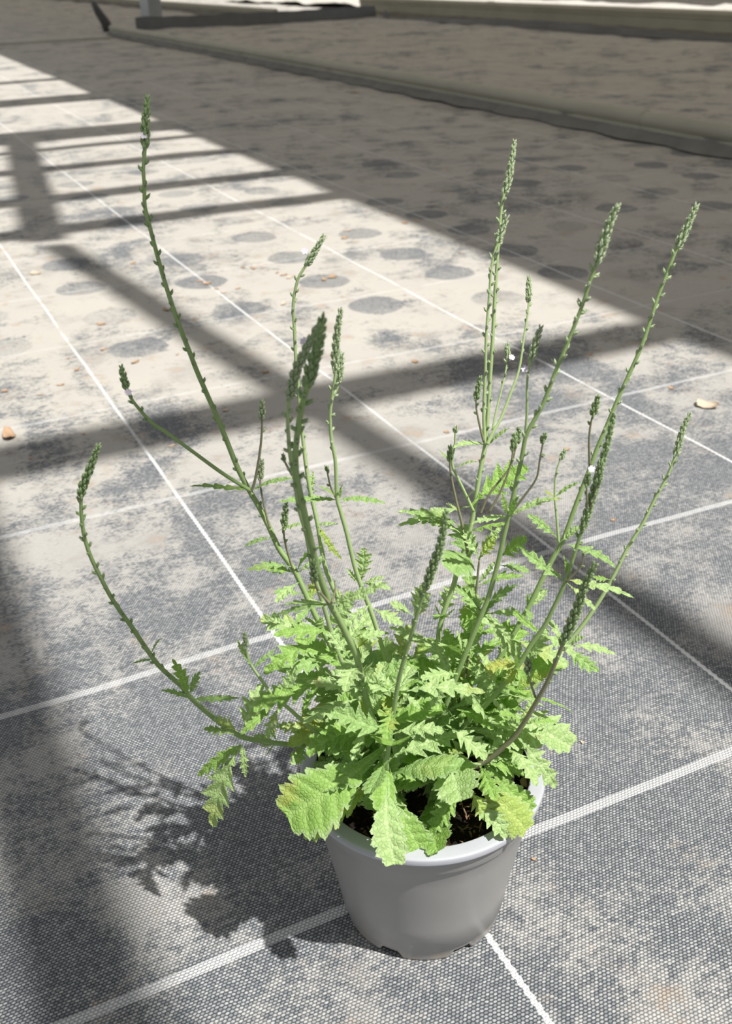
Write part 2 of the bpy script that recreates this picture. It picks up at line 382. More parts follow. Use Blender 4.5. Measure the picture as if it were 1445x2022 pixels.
lathe(b, [(RB+.0250, HP-.0062), (R-.0010, HP-.0064), (R-.0002, HP-.0060), (R, HP-.0050), (R, HP-.0016), (R-.0003, HP-.0008), (R-.0012, HP-.0002), (R-.0022, HP), (R-.0030, HP+.0001), (R-.0105, HP+.0006), (R-.0112, HP+.0005), (R-.0118, HP-.0002)], 128)
M['rimm'] = simple('rim_plastic_sky_tint', (.45, .462, .51), .36, 0, .03, 60)  # pot plastic made paler and bluer, putting sky reflection into the colour
rim = b.build('pot_rim', M['rimm'], plant)
b = MB(); lathe(b, [(R-.0116, HP-.0002), (R-.0125, HP-.002), (R-.0150, HP-.03), (RB-.002, .02), (.001, .018)], 96); b.build('pot_inside', M['potin'], plant)
b = MB(); n = 40; vs = []; fs = []
for i in range(n+1):
    for j in range(72):
        r = .0812*i/n; an = 2*math.pi*j/72; x = r*math.cos(an); y = r*math.sin(an)
        z = HP-.019+.010*max(0, 1-(r/.06)**2)+.0042*noise.noise(Vector((x*45, y*45, 0)))+.003*noise.noise(Vector((x*140, y*140, 3)))
        vs.append(Vector((POT.x+x, POT.y+y, z)))
for i in range(n):
    for j in range(72): fs.append((i*72+j, i*72+(j+1) % 72, (i+1)*72+(j+1) % 72, (i+1)*72+j))
b.add(vs, fs); b.build('potting_soil', M['soil'], plant)
M['fibre'] = simple('dry_bark_fibre', (.26, .16, .10), .9, 0, .3, 90)
b = MB()
for i in range(420):
    r = .079*math.sqrt(random.random()); an = random.uniform(0, 6.283); L = random.uniform(.002, .009); w = random.uniform(.0003, .0011)
    p = Vector((POT.x+r*math.cos(an), POT.y+r*math.sin(an), HP-.0165+.010*max(0, 1-(r/.06)**2)+random.uniform(-.002, .002)))
    d = Vector((random.gauss(0, 1), random.gauss(0, 1), random.gauss(0, .45))).normalized()*L
    b.tube([p-d*.5, p+Vector((0, 0, L*.15)), p+d*.5], [w*.6, w, w*.4], 5)
tag(b.build('bark_fibres', M['fibre'], plant), kind='stuff')

# ------------------------------------------------------------------ plant materials
def leaf_mat(name, base, light, trans, tr=.30, spots=0.0):
    k = NT(name)
    ve = k.n('ShaderNodeAttribute', attribute_name='vein').outputs['Fac']
    ed = k.n('ShaderNodeAttribute', attribute_name='edge').outputs['Fac']
    tc = k.n('ShaderNodeTexCoord').outputs['Object']
    n = k.noise(tc, 160, 4, .7); n2 = k.noise(tc, 34, 3, .6); n3 = k.noise(tc, 420, 3, .7)
    c = k.mix(k.math('ADD', k.math('MULTIPLY', n, .6), k.math('MULTIPLY', n2, .4)), base, light)
    c = k.mix(k.math('MULTIPLY', ve, .45), c, tuple(min(1, v*1.35+.03) for v in light))
    c = k.mix(k.math('MULTIPLY', ed, .45), c, (.60, .70, .48))
    if spots:
        c = k.mix(k.math('MULTIPLY', k.ss(k.noise(tc, 26, 3, .5), .60, .68), spots), c, (.52, .50, .12))
        c = k.mix(k.math('MULTIPLY', k.ss(k.noise(tc, 48, 2, .5), .70, .74), spots), c, (.35, .20, .09))
    vo = k.n('ShaderNodeTexVoronoi', feature='DISTANCE_TO_EDGE'); k.l(tc, vo.inputs['Vector']); vo.inputs['Scale'].default_value = 330
    cellv = k.ss(vo.outputs['Distance'], .0, .22)
    c = k.mix(k.math('MULTIPLY', k.math('SUBTRACT', 1.0, cellv), .15), c, tuple(v*.55 for v in base))
    hgt = k.math('ADD', k.math('ADD', k.math('MULTIPLY', n3, .4), k.math('MULTIPLY', cellv, .6)), k.math('MULTIPLY', ve, -.8))
    nm = k.bump(k.math('ADD', hgt, n), .55, .0011)
    p = k.pbr(c, .58, nm, spec=.32)
    t = k.n('ShaderNodeBsdfTranslucent'); k.put(t.inputs[0], k.mix(k.math('MULTIPLY', ve, .5), trans, light)); k.l(nm, t.inputs['Normal'])
    m = k.n('ShaderNodeMixShader'); m.inputs[0].default_value = tr; k.l(p, m.inputs[1]); k.l(t.outputs[0], m.inputs[2])
    return k.out(m.outputs[0])
M['leafA'] = leaf_mat('leaf_green', (.19, .38, .055), (.38, .56, .17), (.28, .58, .02), .27, .5)
M['leafB'] = leaf_mat('leaf_pale', (.30, .49, .14), (.54, .68, .34), (.32, .60, .04), .26, .4)
M['leafC'] = leaf_mat('leaf_yellowing', (.34, .50, .10), (.50, .62, .19), (.45, .60, .06), .34, .8)
M['leafD'] = leaf_mat('leaf_upper', (.20, .37, .08), (.38, .54, .22), (.26, .54, .03), .24, .15)
def stem_mat(name, a, b_):
    k = NT(name); tc = k.n('ShaderNodeTexCoord').outputs['Object']
    n = k.noise(tc, 60, 3); n2 = k.noise(tc, 900, 2)
    c = k.mix(n, a, b_); c = k.mix(k.math('MULTIPLY', n2, .3), c, (.5, .58, .4))
    return k.out(k.pbr(c, .6, k.bump(n2, .3, .0004), spec=.3))
M['stem'] = stem_mat('stem_green', (.19, .31, .08), (.31, .44, .16))
M['stemL'] = stem_mat('stem_pale', (.31, .45, .16), (.42, .54, .25))
M['stemP'] = stem_mat('stem_purplish', (.17, .15, .09), (.26, .24, .14))
M['bud'] = leaf_mat('bud_green', (.21, .34, .12), (.42, .54, .29), (.25, .42, .08), .15)
M['budL'] = leaf_mat('bud_pale', (.36, .49, .24), (.62, .68, .50), (.32, .5, .14), .2)
M['petal'] = simple('lilac_petal', (.78, .72, .82), .6, 0, .03, 200)
M['dry'] = simple('dried_leaf', (.44, .29, .18), .8, 0, .2, 60, .4, .002)
M['drypale'] = simple('pale_dried_leaf', (.62, .50, .38), .8, 0, .12, 60, .4, .002)

# ------------------------------------------------------------------ stems: traced, with a depth behind (+) or before (-) the pot's middle
# (name key, material, radius base, radius tip, depth base, depth tip, points, spike start fraction, dense fraction, bud size)
BASE = {}
STEMS = [
 ('s1', 'stem', 2.1, .9, -.010, -.045, [(800,1520),(720,1500),(622,1474),(560,1469),(492,1459),(462,1447),(416,1413),(378,1379),(359,1356),(317,1318),(291,1284),(260,1238),(241,1212),(218,1177),(196,1135),(177,1094),(165,1052),(160,1002),(163,964),(177,926),(193,884)], .50, .90, 1.0),
 ('s2', 'stemL', 1.8, .7, -.015, -.040, [(790,1540),(700,1500),(637,1455),(599,1425),(569,1398),(546,1381),(523,1352),(500,1320),(489,1299),(483,1253)], .90, .91, .8),
 ('s3', 'stem', 2.1, .9, .0, .05, [(815,1540),(760,1440),(690,1340),(630,1230),(588,1139),(572,1113),(550,1082),(531,1040),(512,1002),(492,968),(470,926),(447,869),(426,818),(407,775),(388,731),(373,692),(356,649),(339,600),(327,562),(317,528),(305,484),(295,445),(286,407),(285,368),(283,334),(286,295),(287,247),(291,196)], .48, .945, 1.0),
 ('s3b', 'stem', 1.3, .8, .018, .0, [(495,969),(440,935),(378,890),(330,855),(300,835),(275,808),(258,785),(248,760),(240,728)], .62, .86, .9),
 ('s3c', 'stemP', 1.1, .6, .018, .012, [(496,969),(503,950),(512,900),(517,850),(517,795)], .68, .72, .9),
 ('s3d', 'stemP', .8, .5, .016, .02, [(533,1043),(525,1014),(514,958),(517,912)], .55, .70, .8),
 ('s3e', 'stemP', .8, .5, .012, .005, [(578,1125),(562,1067),(561,1036),(564,998)], .45, .62, .9),
 ('s4', 'stem', 2.2, 1.7, -.03, -.135, [(770,1560),(735,1420),(705,1300),(685,1255),(665,1215),(652,1192),(637,1154),(624,1114),(612,1061),(599,1005),(590,964),(584,927),(584,886),(589,843),(596,802),(606,765),(615,725),(627,684),(636,634)], .60, .90, 1.25),
 ('s4b', 'stemP', .9, .5, -.075, -.09, [(651,1192),(624,1157),(618,1112)], .35, .50, .9),
 ('s4c', 'stemP', .8, .5, -.075, -.07, [(655,1190),(662,1165),(661,1150)], .35, .5, .6),
 ('s5', 'stemL', 1.9, .9, -.01, -.10, [(790,1540),(720,1400),(668,1290),(640,1200),(618,1129),(606,1061),(590,1002),(581,943),(573,900),(570,871),(568,818),(573,781),(584,734),(599,700),(618,662),(633,636)], .62, .87, 1.0),
 ('s5b', 'stemP', .7, .5, -.055, -.06, [(577,939),(562,911),(559,900)], .3, .4, .6),
 ('s6', 'stemL', 1.9, .8, .02, .05, [(815,1520),(740,1380),(690,1240),(655,1154),(643,1123),(634,1080),(627,1036),(612,967),(603,911),(598,865),(593,818),(589,765),(584,709),(581,647),(579,600),(588,552),(605,523),(620,499),(637,470)], .60, .945, .85),
 ('s7', 'stemL', 2.0, .8, .02, .0, [(820,1520),(775,1350),(740,1230),(712,1154),(699,1114),(684,1051),(671,1005),(665,980),(662,911),(654,865),(652,818),(656,781),(662,740),(662,709),(665,662),(672,616)], .76, .895, .95),
 ('s7b', 'stemL', .8, .6, .008, .01, [(655,790),(668,760),(675,702)], .10, .35, .8),
 ('s7c', 'stemP', .8, .5, .012, .012, [(665,986),(652,958),(645,925)], .45, .6, .8),
 ('s8', 'stemL', 2.1, .8, .03, .09, [(850,1480),(862,1330),(868,1240),(895,1157),(903,1126),(918,1081),(933,1024),(943,960),(950,919),(958,877),(963,816),(968,738),(973,661),(977,584),(981,522),(984,480),(991,403),(1004,352),(1015,284)], .52, .925, .9),
 ('s8b', 'stemL', 1.3, .7, .055, .075, [(957,877),(955,816),(958,738),(960,661),(966,584),(971,522),(985,470),(999,432)], .15, .875, .95),
 ('s9', 'stemL', 1.3, .6, .055, .09, [(962,878),(975,850),(989,826),(1009,774),(1025,728),(1035,661),(1043,609),(1044,550)], .58, .85, .8),
 ('s9b', 'stemL', .9, .5, .06, .08, [(972,850),(980,810),(989,774),(999,728),(1002,682)], .55, .80, .8),
 ('s10', 'stemP', .9, .5, .05, .05, [(955,872),(945,831),(940,795),(947,748)], .45, .60, .8),
 ('s10b', 'stemL', 1.1, .6, .045, .045, [(935,1010),(914,965),(895,925),(893,905),(897,883),(899,846)], .80, .86, .8),
 ('s11', 'stemL', 1.0, .6, -.005, -.01, [(1036,866),(1040,816),(1041,749),(1050,702),(1066,650)], .58, .70, .9),
 ('s12', 'stem', 2.4, .9, -.01, -.03, [(850,1520),(868,1430),(890,1365),(910,1313),(929,1267),(952,1210),(964,1180),(983,1111),(994,1062),(1006,1012),(1030,903),(1040,857),(1071,800),(1097,733),(1123,671),(1149,604),(1164,558),(1185,496),(1200,450),(1216,412)], .55, .925, 1.1),
 ('s12b', 'stemP', .9, .6, -.02, -.03, [(1008,1015),(1036,978),(1059,944),(1066,906),(1074,862)], .76, .78, 1.0),
 ('s12c', 'stemP', 1.0, .6, .02, .02, [(948,1015),(967,974),(1005,925),(1017,888),(1024,850)], .75, .80, .9),
 ('s12d', 'stemP', 1.0, .6, .015, .015, [(965,1012),(990,967),(1009,913),(1015,862)], .70, .75, .9),
 ('s13', 'stem', 2.3, .9, .01, .04, [(865,1520),(930,1400),(1000,1275),(1040,1206),(1066,1153),(1089,1107),(1112,1065),(1135,1002),(1159,939),(1180,883),(1200,836),(1221,785),(1247,728),(1267,682),(1283,635),(1298,589),(1314,547),(1334,496),(1355,450),(1373,410)], .56, .935, 1.0),
 ('s14', 'stem', 2.2, .9, -.02, -.05, [(855,1530),(905,1450),(960,1390),(1000,1345),(1032,1301),(1047,1275),(1074,1237),(1097,1191),(1116,1149),(1131,1103),(1150,1043),(1162,1005),(1177,955),(1188,913),(1200,871),(1211,822)], .72, .76, .95),
 ('s14b', 'stemP', .8, .5, -.045, -.05, [(1160,1005),(1158,966),(1162,938)], .4, .5, .8),
 ('s14c', 'stemP', .8, .5, -.045, -.05, [(1166,1003),(1179,955),(1186,915)], .3, .45, .9),
 ('s14d', 'stemP', .8, .5, -.04, -.045, [(1118,1149),(1145,1120),(1153,1095)], .6, .7, .7),
 ('s15', 'stemP', 1.0, .6, .02, .015, [(1164,918),(1163,871),(1167,833),(1180,786)], .60, .70, .9),
 ('s16', 'stemL', 1.1, .5, .015, .02, [(1103,1072),(1099,1024),(1095,974),(1099,928),(1114,892)], .76, .80, .8),
 ('s17', 'stemL', 2.0, .8, .02, .05, [(870,1510),(940,1440),(1010,1395),(1060,1350),(1105,1290),(1143,1244),(1165,1214),(1192,1172),(1215,1130),(1238,1084),(1268,1035),(1291,989),(1314,947),(1333,902),(1348,848),(1360,821)], .60, .90, .9),
 ('s18', 'stemP', 2.2, .9, -.04, -.09, [(860,1545),(905,1525),(955,1505),(1004,1466),(1028,1437),(1057,1389),(1081,1345),(1110,1275),(1124,1240),(1139,1202),(1154,1157),(1173,1118)], .66, .76, 1.15),
 ('s18b', 'stemP', .8, .5, -.062, -.065, [(1057,1377),(1045,1340),(1043,1305)], .35, .5, 1.0),
 ('s18c', 'stemP', .8, .5, -.062, -.065, [(1060,1380),(1076,1362),(1086,1335)], .35, .6, .7),
 ('s19', 'stem', 2.2, .9, -.055, -.10, [(765,1560),(762,1510),(766,1486),(776,1413),(784,1360),(795,1311),(815,1244),(824,1210),(838,1168),(857,1111),(869,1077),(880,1014)], .62, .80, 1.0),
 ('s20', 'stemP', 1.2, .8, .03, .02, [(900,1420),(925,1300),(933,1233),(941,1157),(946,1105)], 2, 2, 1),
 ('s21', 'stemP', 1.2, .6, .03, .03, [(930,1130),(914,1043),(899,982),(889,928),(889,885)], .80, .84, .9),
]
STEM3D = {}; stem_obj = {}; LEAVES = []   # leaves: (parent stem key or None, base, tip, normal hint, width, kind, mat, bend)

def calyx(mbx, p, axis, out, L, w, lean=.57):
    """a small bract-and-calyx bud: body plus pointed lip"""
    d = (axis*.82+out*lean).normalized(); s = d.cross(axis)
    if s.length < 1e-4: s = d.orthogonal()
    s.normalize(); o = s.cross(d).normalized()
    vs = []; fs = []; prof = [(0, .35), (.22, .9), (.5, 1.0), (.78, .62), (1.0, .12)]
    for t_, r in prof:
        for k in range(6):
            an = 2*math.pi*k/6; vs.append(p+d*(L*t_)+(s*math.cos(an)+o*math.sin(an))*(w*r))
    for i in range(4):
        for k in range(6): fs.append((i*6+k, i*6+(k+1) % 6, (i+1)*6+(k+1) % 6, (i+1)*6+k))
    fs.append(tuple(range(24, 30)))
    att = [0]*24+[1]*6
    mbx.add(vs, fs, [0]*30, [float(a)*.8 for a in att])
    # bract tip standing off
    b0 = p+out*(w*.4); tip = p+d*(L*.85)+out*(w*1.9)
    mbx.add([b0-s*w*.7, b0+s*w*.7, tip, b0+out*w*.3], [(0, 1, 2), (0, 2, 3), (1, 3, 2)], [0]*4, [0, 0, .8, 0])

stem_meta = []
for (key, mat, r0, r1, o0, o1, pts, fs_, fd_, bs) in STEMS:
    L = [0]
    for i in range(1, len(pts)): L.append(L[-1]+math.dist(pts[i], pts[i-1]))
    P3 = [on_v(p[0], p[1], o0+(o1-o0)*(l/L[-1])) for p, l in zip(pts, L)]
    if len(pts) >= 10 and r0 >= 1.8:      # rooted in the soil: run the foot down into it
        foot = POT+(Vector((P3[0].x, P3[0].y, 0))-POT)*.45; foot.z = .124
        P3 = [foot, foot.lerp(P3[0], .5)+Vector((0, 0, .004))]+P3[1:]
        for q_ in P3: q_.z = max(q_.z, .124)
    C = catmull(P3, 6); STEM3D[key] = C
    n = len(C); rr = [(r0+(r1-r0)*(i/(n-1)))*.001 for i in range(n)]
    m = MB(); m.tube(C, rr, 8, ridged=.10)
    o = m.build('stem', M[mat], plant); stem_obj[key] = o
    # spike of buds
    if fs_ < 1:
        S = [0]
        for i in range(1, n): S.append(S[-1]+(C[i]-C[i-1]).length)
        T = S[-1]
        def at(s):
            s = min(max(s, 0), T)
            for i in range(1, n):
                if S[i] >= s:
                    f = (s-S[i-1])/max(1e-9, S[i]-S[i-1]); return C[i-1].lerp(C[i], f), (C[i]-C[i-1]).normalized()
            return C[-1].copy(), (C[-1]-C[-2]).normalized()
        m = MB(); s = T*fs_; ang = random.uniform(0, 6.28); lead = T*(1-fd_)
        while s < T+.001:
            p, ax = at(s)
            up = ax.orthogonal().normalized(); sd = ax.cross(up)
            tt = (s-T*fd_)/max(1e-6, T-T*fd_)
            if tt < 0:
                q_ = (s-T*fs_)/max(1e-6, T*(fd_-fs_)); L_ = .0042*bs*(.85+.35*q_); w_ = .00105*bs; step = .0078*(1-.55*q_)*random.uniform(.7, 1.3)
                ra = rr[min(n-1, int(n*s/T))]; ang += 2.4+random.uniform(-.4, .4); rep = 1
            else:
                sh = math.sqrt(max(0, 1-tt*.93)); L_ = .0060*bs*(.5+.5*sh); w_ = .00118*bs*(.5+.5*sh); step = .00095*bs; ra = .0019*bs*sh*(.55+.45*min(1, tt*4)); ang += 2.4; rep = 1
            o_ = up*math.cos(ang)+sd*math.sin(ang)
            calyx(m, p+o_*(ra*.8), ax, o_*(1.0 if tt < 0 else .8), L_, w_, .57 if tt < 0 else .30)
            s += step
        bm = 'budL' if mat == 'stemL' or key in ('s12', 's13', 's3c', 's3d') else 'bud'
        m.build('flower_spike', M[bm], o)
    stem_meta.append((key, o, C, rr))

# ------------------------------------------------------------------ small lilac flowers
FLOW = [('s3b', 253, 775, -.002), ('s6', 602, 496, .048), ('s5', 600, 674, -.09), ('s11', 1036, 728, -.008), ('s9b', 1010, 706, .075), ('s15', 1168, 926, .0), ('s18', 1153, 1180, -.085), ('s18', 1146, 1172, -.085), ('s3', 283, 268, .045)]
for key, px, py, off in FLOW:
    c = on_v(px, py, off); face = ((CAM-c).normalized()+Vector((random.uniform(-.5, .5), random.uniform(-.5, .5), .7))).normalized()
    u = face.orthogonal().normalized(); v = face.cross(u); m = MB(); sz = .0022 if key != 's18' else .0012
    m.tube([c-face*.004, c], [.0005, .0008], 6)
    for k in range(5):
        an = k*2*math.pi/5; d = u*math.cos(an)+v*math.sin(an); s_ = face.cross(d)
        m.add([c, c+d*sz*.6-s_*sz*.42+face*.0003, c+d*sz*1.1-s_*sz*.38+face*.0006, c+d*sz*.98+face*.0002, c+d*sz*1.1+s_*sz*.38+face*.0006, c+d*sz*.6+s_*sz*.42+face*.0003], [(0, 1, 2, 3), (0, 3, 4, 5)])
    tag(m.build('flower', M['petal'], stem_obj[key]), 'tiny pale lilac flower' if key != 's18' else 'tiny pink flower bud')

# ------------------------------------------------------------------ leaf shapes
def env(kind, t):
    if kind == 'lance': return max(.04, math.sin(math.pi*min(1, t**.85))**.85) if t > .08 else .06+t
    if kind == 'lobed':
        if t < .14: return .07
        q = (t-.14)/.86; return max(.05, (math.sin(math.pi*(q**.72)))**.75)
    if t < .24: return .08+.10*(t/.24)
    q = (t-.24)/.76; return max(.06, .15+.85*math.sin(math.pi*(q**1.15*.92+.04))**.8)
def make_leaf(mbx, base, tip, nhint, width, kind, bend, rng, fold=.18, twist=0.0):
    ax = tip-base; L = ax.length; ax.normalize()
    nn = (nhint-ax*nhint.dot(ax))
    if nn.length < 1e-3: nn = ax.orthogonal()
    nn.normalize(); sd = ax.cross(nn)
    nteeth = {'lance': 5, 'lobed': 5, 'broad': 7}[kind]; depth = {'lance': .52, 'lobed': .72, 'broad': .30}[kind]
    slant = {'lance': .9, 'lobed': .75, 'broad': .55}[kind]; nr = nteeth*12; jd = [[rng.uniform(.78, 1.22) for _ in range(nteeth+1)] for _ in range(2)]; jw = [[rng.uniform(*((.84, 1.14) if kind != 'broad' else (.93, 1.04))) for _ in range(nteeth+1)] for _ in range(2)]; ns = 4
    vs = []; fs = []; av = []; ae = []
    ph = [rng.uniform(-.12, .12) for _ in range(2)]; amp = [rng.uniform(.85, 1.15) for _ in range(2)]
    side_bend = rng.uniform(-.05, .05)*L; curl = rng.uniform(-.2, .5)
    for i in range(nr+1):
        t = i/nr
        cpos = base+ax*(L*t)+nn*(bend*L*math.sin(math.pi*t)+.008*L*math.sin(9*t+ph[0]*20))+sd*(side_bend*math.sin(math.pi*t))
        ta = twist*t
        for j in range(-ns, ns+1):
            s = abs(j)/ns; sg = 1 if j > 0 else -1; side = 0 if j > 0 else 1
            e = env(kind, t); x = (t*nteeth+ph[side]) % 1.0; ti = min(nteeth, max(0, int(t*nteeth+ph[side])))
            saw = (x/.72) if x < .72 else (1-x)/.28      # slow rise, quick fall: teeth lean to the tip
            saw2 = 1-((x*3.0) % 1.0); lob = depth*(1.25-.75*t) if kind == 'lobed' else depth
            st = .24 if kind == 'broad' else .1
            act = 1.0 if t > st else 0
            if kind == 'broad': saw = math.sqrt(max(0, saw))
            w = width*e*amp[side]*jw[side][ti]*(1-act*min(.85, lob*jd[side][ti])*(1-saw)-act*(.17 if kind != 'broad' else .11)*saw2)
            w = max(w, width*.05)
            if t > .985: w = width*.03
            lat = s*w; fwd = min(slant*s*w*(.3+.7*(1-t*.35)), (1-t)*L*.9+.02*L) if t < 1 else 0
            vein = max(0, 1-abs(x-.62)/.16)*(1-.55*s) if 0 < s and act else 0
            if j == 0: vein = 1.0
            q = ((.055 if kind != 'broad' else .022)*width*math.cos(2*math.pi*(x-.12))*math.sin(math.pi*min(1, s*1.05)))*(1 if act else 0)
            z = fold*lat+q+curl*lat*lat/max(width, 1e-6)*-.9
            d_ = sd*(sg*lat*math.cos(ta))+nn*(z+sg*lat*math.sin(ta))
            vs.append(cpos+ax*fwd+d_); av.append(vein); ae.append(1.0 if s == 1 else 0.0)
    c = 2*ns+1
    for i in range(nr):
        for j in range(c-1): fs.append((i*c+j, i*c+j+1, (i+1)*c+j+1, (i+1)*c+j))
    mbx.add(vs, fs, av, ae)
def add_leaf(par, base, tip, width, kind, mat, bend=.06, nh=None, **kw):
    LEAVES.append(dict(par=par, base=base, tip=tip, width=width, kind=kind, mat=mat, bend=bend, nh=nh or Vector((0, 0, 1)), kw=kw))
def pl(par, b, t_, off, dz, wr, kind, mat, bend=.06, nh=None, **kw):
    """leaf from traced base to traced tip; tip lies dz metres higher than the base"""
    B = on_v(b[0], b[1], off); zt = max(.02, B.z+dz); T = on_z(t_[0], t_[1], zt); Lm = (T-B).length
    nh = nh or Vector((0, 0, 1))-FH*(.30 if abs(dz) < .02 else .8)
    if Lm > .13: T = on_v(t_[0], t_[1], off+(.0)); Lm = (T-B).length
    add_leaf(par, B, T, Lm*wr, kind, mat, bend, nh, **kw)
X = Vector
toC = -FH
# upper stem leaves (traced)
pl('s3', (492,968), (374,960), .018, .012, .10, 'lance', 'leafD')
pl('s3', (497,968), (582,945), .018, .012, .11, 'lance', 'leafD')
pl('s3', (540,1062), (482,1080), .01, -.008, .16, 'lobed', 'leafD')
pl('s3', (548,1050), (600,1035), .01, .012, .18, 'lobed', 'leafB')
pl('s3', (575,1118), (487,1126), .0, .006, .16, 'lobed', 'leafD')
pl('s3', (585,1135), (640,1100), .0, .015, .18, 'lobed', 'leafB')
pl('s3', (600,1175), (540,1170), .0, .005, .24, 'lobed', 'leafD')
pl('s3', (590,1150), (545,1190), .0, -.005, .26, 'lobed', 'leafB')
pl('s1', (378,1379), (316,1362), -.035, .0, .11, 'lance', 'leafD')
pl('s1', (382,1380), (473,1378), -.035, .0, .13, 'lance', 'leafD')
pl('s1', (372,1370), (340,1300), -.035, .028, .18, 'lance', 'leafA')
pl('s1', (375,1368), (396,1325), -.035, .02, .18, 'lance', 'leafD')
pl('s1', (301,1302), (262,1310), -.04, -.005, .12, 'lance', 'leafD')
pl('s1', (299,1290), (320,1260), -.04, .012, .11, 'lance', 'leafD')
pl('s1', (462,1450), (402,1440), -.03, .006, .22, 'lobed', 'leafD')
pl('s1', (470,1445), (420,1420), -.028, .012, .25, 'lobed', 'leafB')
pl('s1', (475,1470), (421,1632), -.03, -.075, .19, 'lobed', 'leafB', .05)
pl('s1', (478,1470), (485,1535), -.03, -.03, .16, 'lance', 'leafB', .05)
pl('s1', (475,1470), (390,1532), -.03, -.03, .14, 'lance', 'leafA', .05)
pl('s1', (480,1455), (520,1350), -.02, .03, .28, 'lobed', 'leafB')
pl('s1', (600,1475), (582,1505), -.02, -.02, .35, 'lobed', 'leafA')
pl('s2', (497,1315), (467,1262), -.038, .02, .14, 'lance', 'leafB')
pl('s2', (500,1318), (545,1280), -.036, .01, .14, 'lance', 'leafD')
pl('s2', (553,1385), (585,1315), -.03, .03, .22, 'lobed', 'leafB')
pl('s2', (548,1385), (475,1450), -.03, -.012, .20, 'lobed', 'leafA')
pl('s2', (552,1392), (528,1460), -.03, -.03, .18, 'lobed', 'leafB')
pl('s2', (610,1440), (545,1435), -.02, .0, .25, 'lobed', 'leafB')
pl(None, (640,1350), (500,1405), -.03, -.015, .26, 'lobed', 'leafA', .08)
pl('s4', (648,1192), (536,1217), -.075, -.005, .10, 'lance', 'leafD')
pl('s4', (655,1192), (765,1150), -.075, .022, .13, 'lance', 'leafB')
pl('s4', (652,1196), (560,1195), -.07, .004, .12, 'lance', 'leafB')
pl('s7', (669,987), (762,995), .01, .0, .13, 'lance', 'leafD')
pl('s7', (667,987), (548,992), .01, .003, .12, 'lance', 'leafD')
pl('s7', (667,985), (628,960), .01, .015, .14, 'lance', 'leafA')
pl('s7', (672,985), (678,955), .01, .015, .14, 'lance', 'leafA')
pl('s7', (712,1150), (718,1080), .015, .03, .24, 'lobed', 'leafB')
pl('s7', (712,1152), (772,1165), .015, -.005, .22, 'lobed', 'leafB')
pl('s7', (714,1152), (760,1140), .015, .008, .20, 'lobed', 'leafB')
pl('s7', (705,1150), (684,1122), .015, .01, .2, 'lance', 'leafB')
pl('s6', (628,1040), (675,1105), .03, -.03, .10, 'lance', 'leafC')
pl('s6', (626,1035), (668,1035), .03, .006, .14, 'lance', 'leafB')
pl('s6', (612,990), (618,930), .035, .02, .14, 'lance', 'leafB')
pl('s8', (958,878), (894,885), .06, .008, .13, 'lance', 'leafB')
pl('s8', (964,878), (1007,845), .06, .015, .17, 'lance', 'leafB')
pl('s10b', (897,925), (942,912), .045, .01, .13, 'lance', 'leafB')
pl('s10b', (893,915), (868,890), .045, .01, .13, 'lance', 'leafA')
pl('s10b', (920,985), (940,968), .045, .01, .16, 'lance', 'leafB')
pl('s21', (915,1043), (808,1012), .03, .014, .18, 'lobed', 'leafD')
pl('s21', (912,1048), (845,1030), .03, .0, .18, 'lobed', 'leafB')
pl('s21', (905,1010), (880,995), .03, .01, .25, 'lobed', 'leafB')
pl('s12', (1005,1020), (1110,985), -.02, .016, .14, 'lance', 'leafB')
pl('s12', (1003,1020), (930,1035), -.02, .0, .16, 'lance', 'leafB')
pl('s12', (1000,1015), (990,975), -.02, .02, .14, 'lance', 'leafA')
pl('s12', (1008,1018), (1024,980), -.02, .02, .14, 'lance', 'leafD')
pl('s16', (1100,1062), (1040,1015), .015, .02, .18, 'lobed', 'leafD')
pl('s16', (1097,980), (1146,952), .017, .012, .16, 'lance', 'leafD')
pl('s16', (1093,980), (1075,970), .017, .006, .3, 'lance', 'leafA')
pl('s13', (1102,1075), (1150,1040), .02, .015, .2, 'lobed', 'leafB')
pl('s14', (1112,1148), (1028,1085), -.035, .022, .17, 'lobed', 'leafD')
pl('s14', (1112,1142), (1070,1118), -.035, .006, .2, 'lance', 'leafB')
pl('s14', (1120,1145), (1252,1180), -.035, -.008, .12, 'lance', 'leafB')
pl('s14', (1118,1150), (1175,1205), -.035, -.015, .18, 'lobed', 'leafB')
pl('s14', (1118,1140), (1112,1095), -.035, .02, .1, 'lance', 'leafA')
pl('s17', (1205,1145), (1170,1140), .03, .004, .25, 'lobed', 'leafA')
pl('s17', (1120,1075), (1215,1122), .03, -.012, .14, 'lance', 'leafD')
pl('s17', (1122,1275), (1215,1292), .025, -.01, .16, 'lobed', 'leafB')
pl('s17', (1125,1275), (1155,1258), .025, .01, .25, 'lance', 'leafB')
pl('s20', (945,1105), (978,1060), .02, .018, .38, 'lobed', 'leafC')
pl('s20', (945,1103), (915,1045), .02, .02, .24, 'lobed', 'leafB')
pl('s20', (944,1105), (990,1040), .03, .025, .2, 'lobed', 'leafB')
pl('s12', (983,1115), (1045,1130), -.01, -.005, .24, 'lobed', 'leafD')
pl('s12', (985,1100), (1040,1060), -.01, .02, .28, 'lobed', 'leafA')
pl('s12', (958,1205), (1022,1155), -.015, .018, .18, 'lance', 'leafD')
pl('s12', (955,1212), (900,1155), -.015, .015, .20, 'lobed', 'leafD')
pl('s12', (955,1214), (1020,1300), -.015, -.035, .20, 'lobed', 'leafB')
pl('s12', (958,1212), (1030,1215), -.015, .0, .2, 'lobed', 'leafB')
pl('s19', (818,1215), (840,1150), -.065, .03, .20, 'lobed', 'leafB')
pl('s19', (815,1215), (770,1190), -.065, .008, .3, 'lobed', 'leafB')
pl('s19', (822,1215), (850,1170), -.07, .02, .2, 'lance', 'leafB')
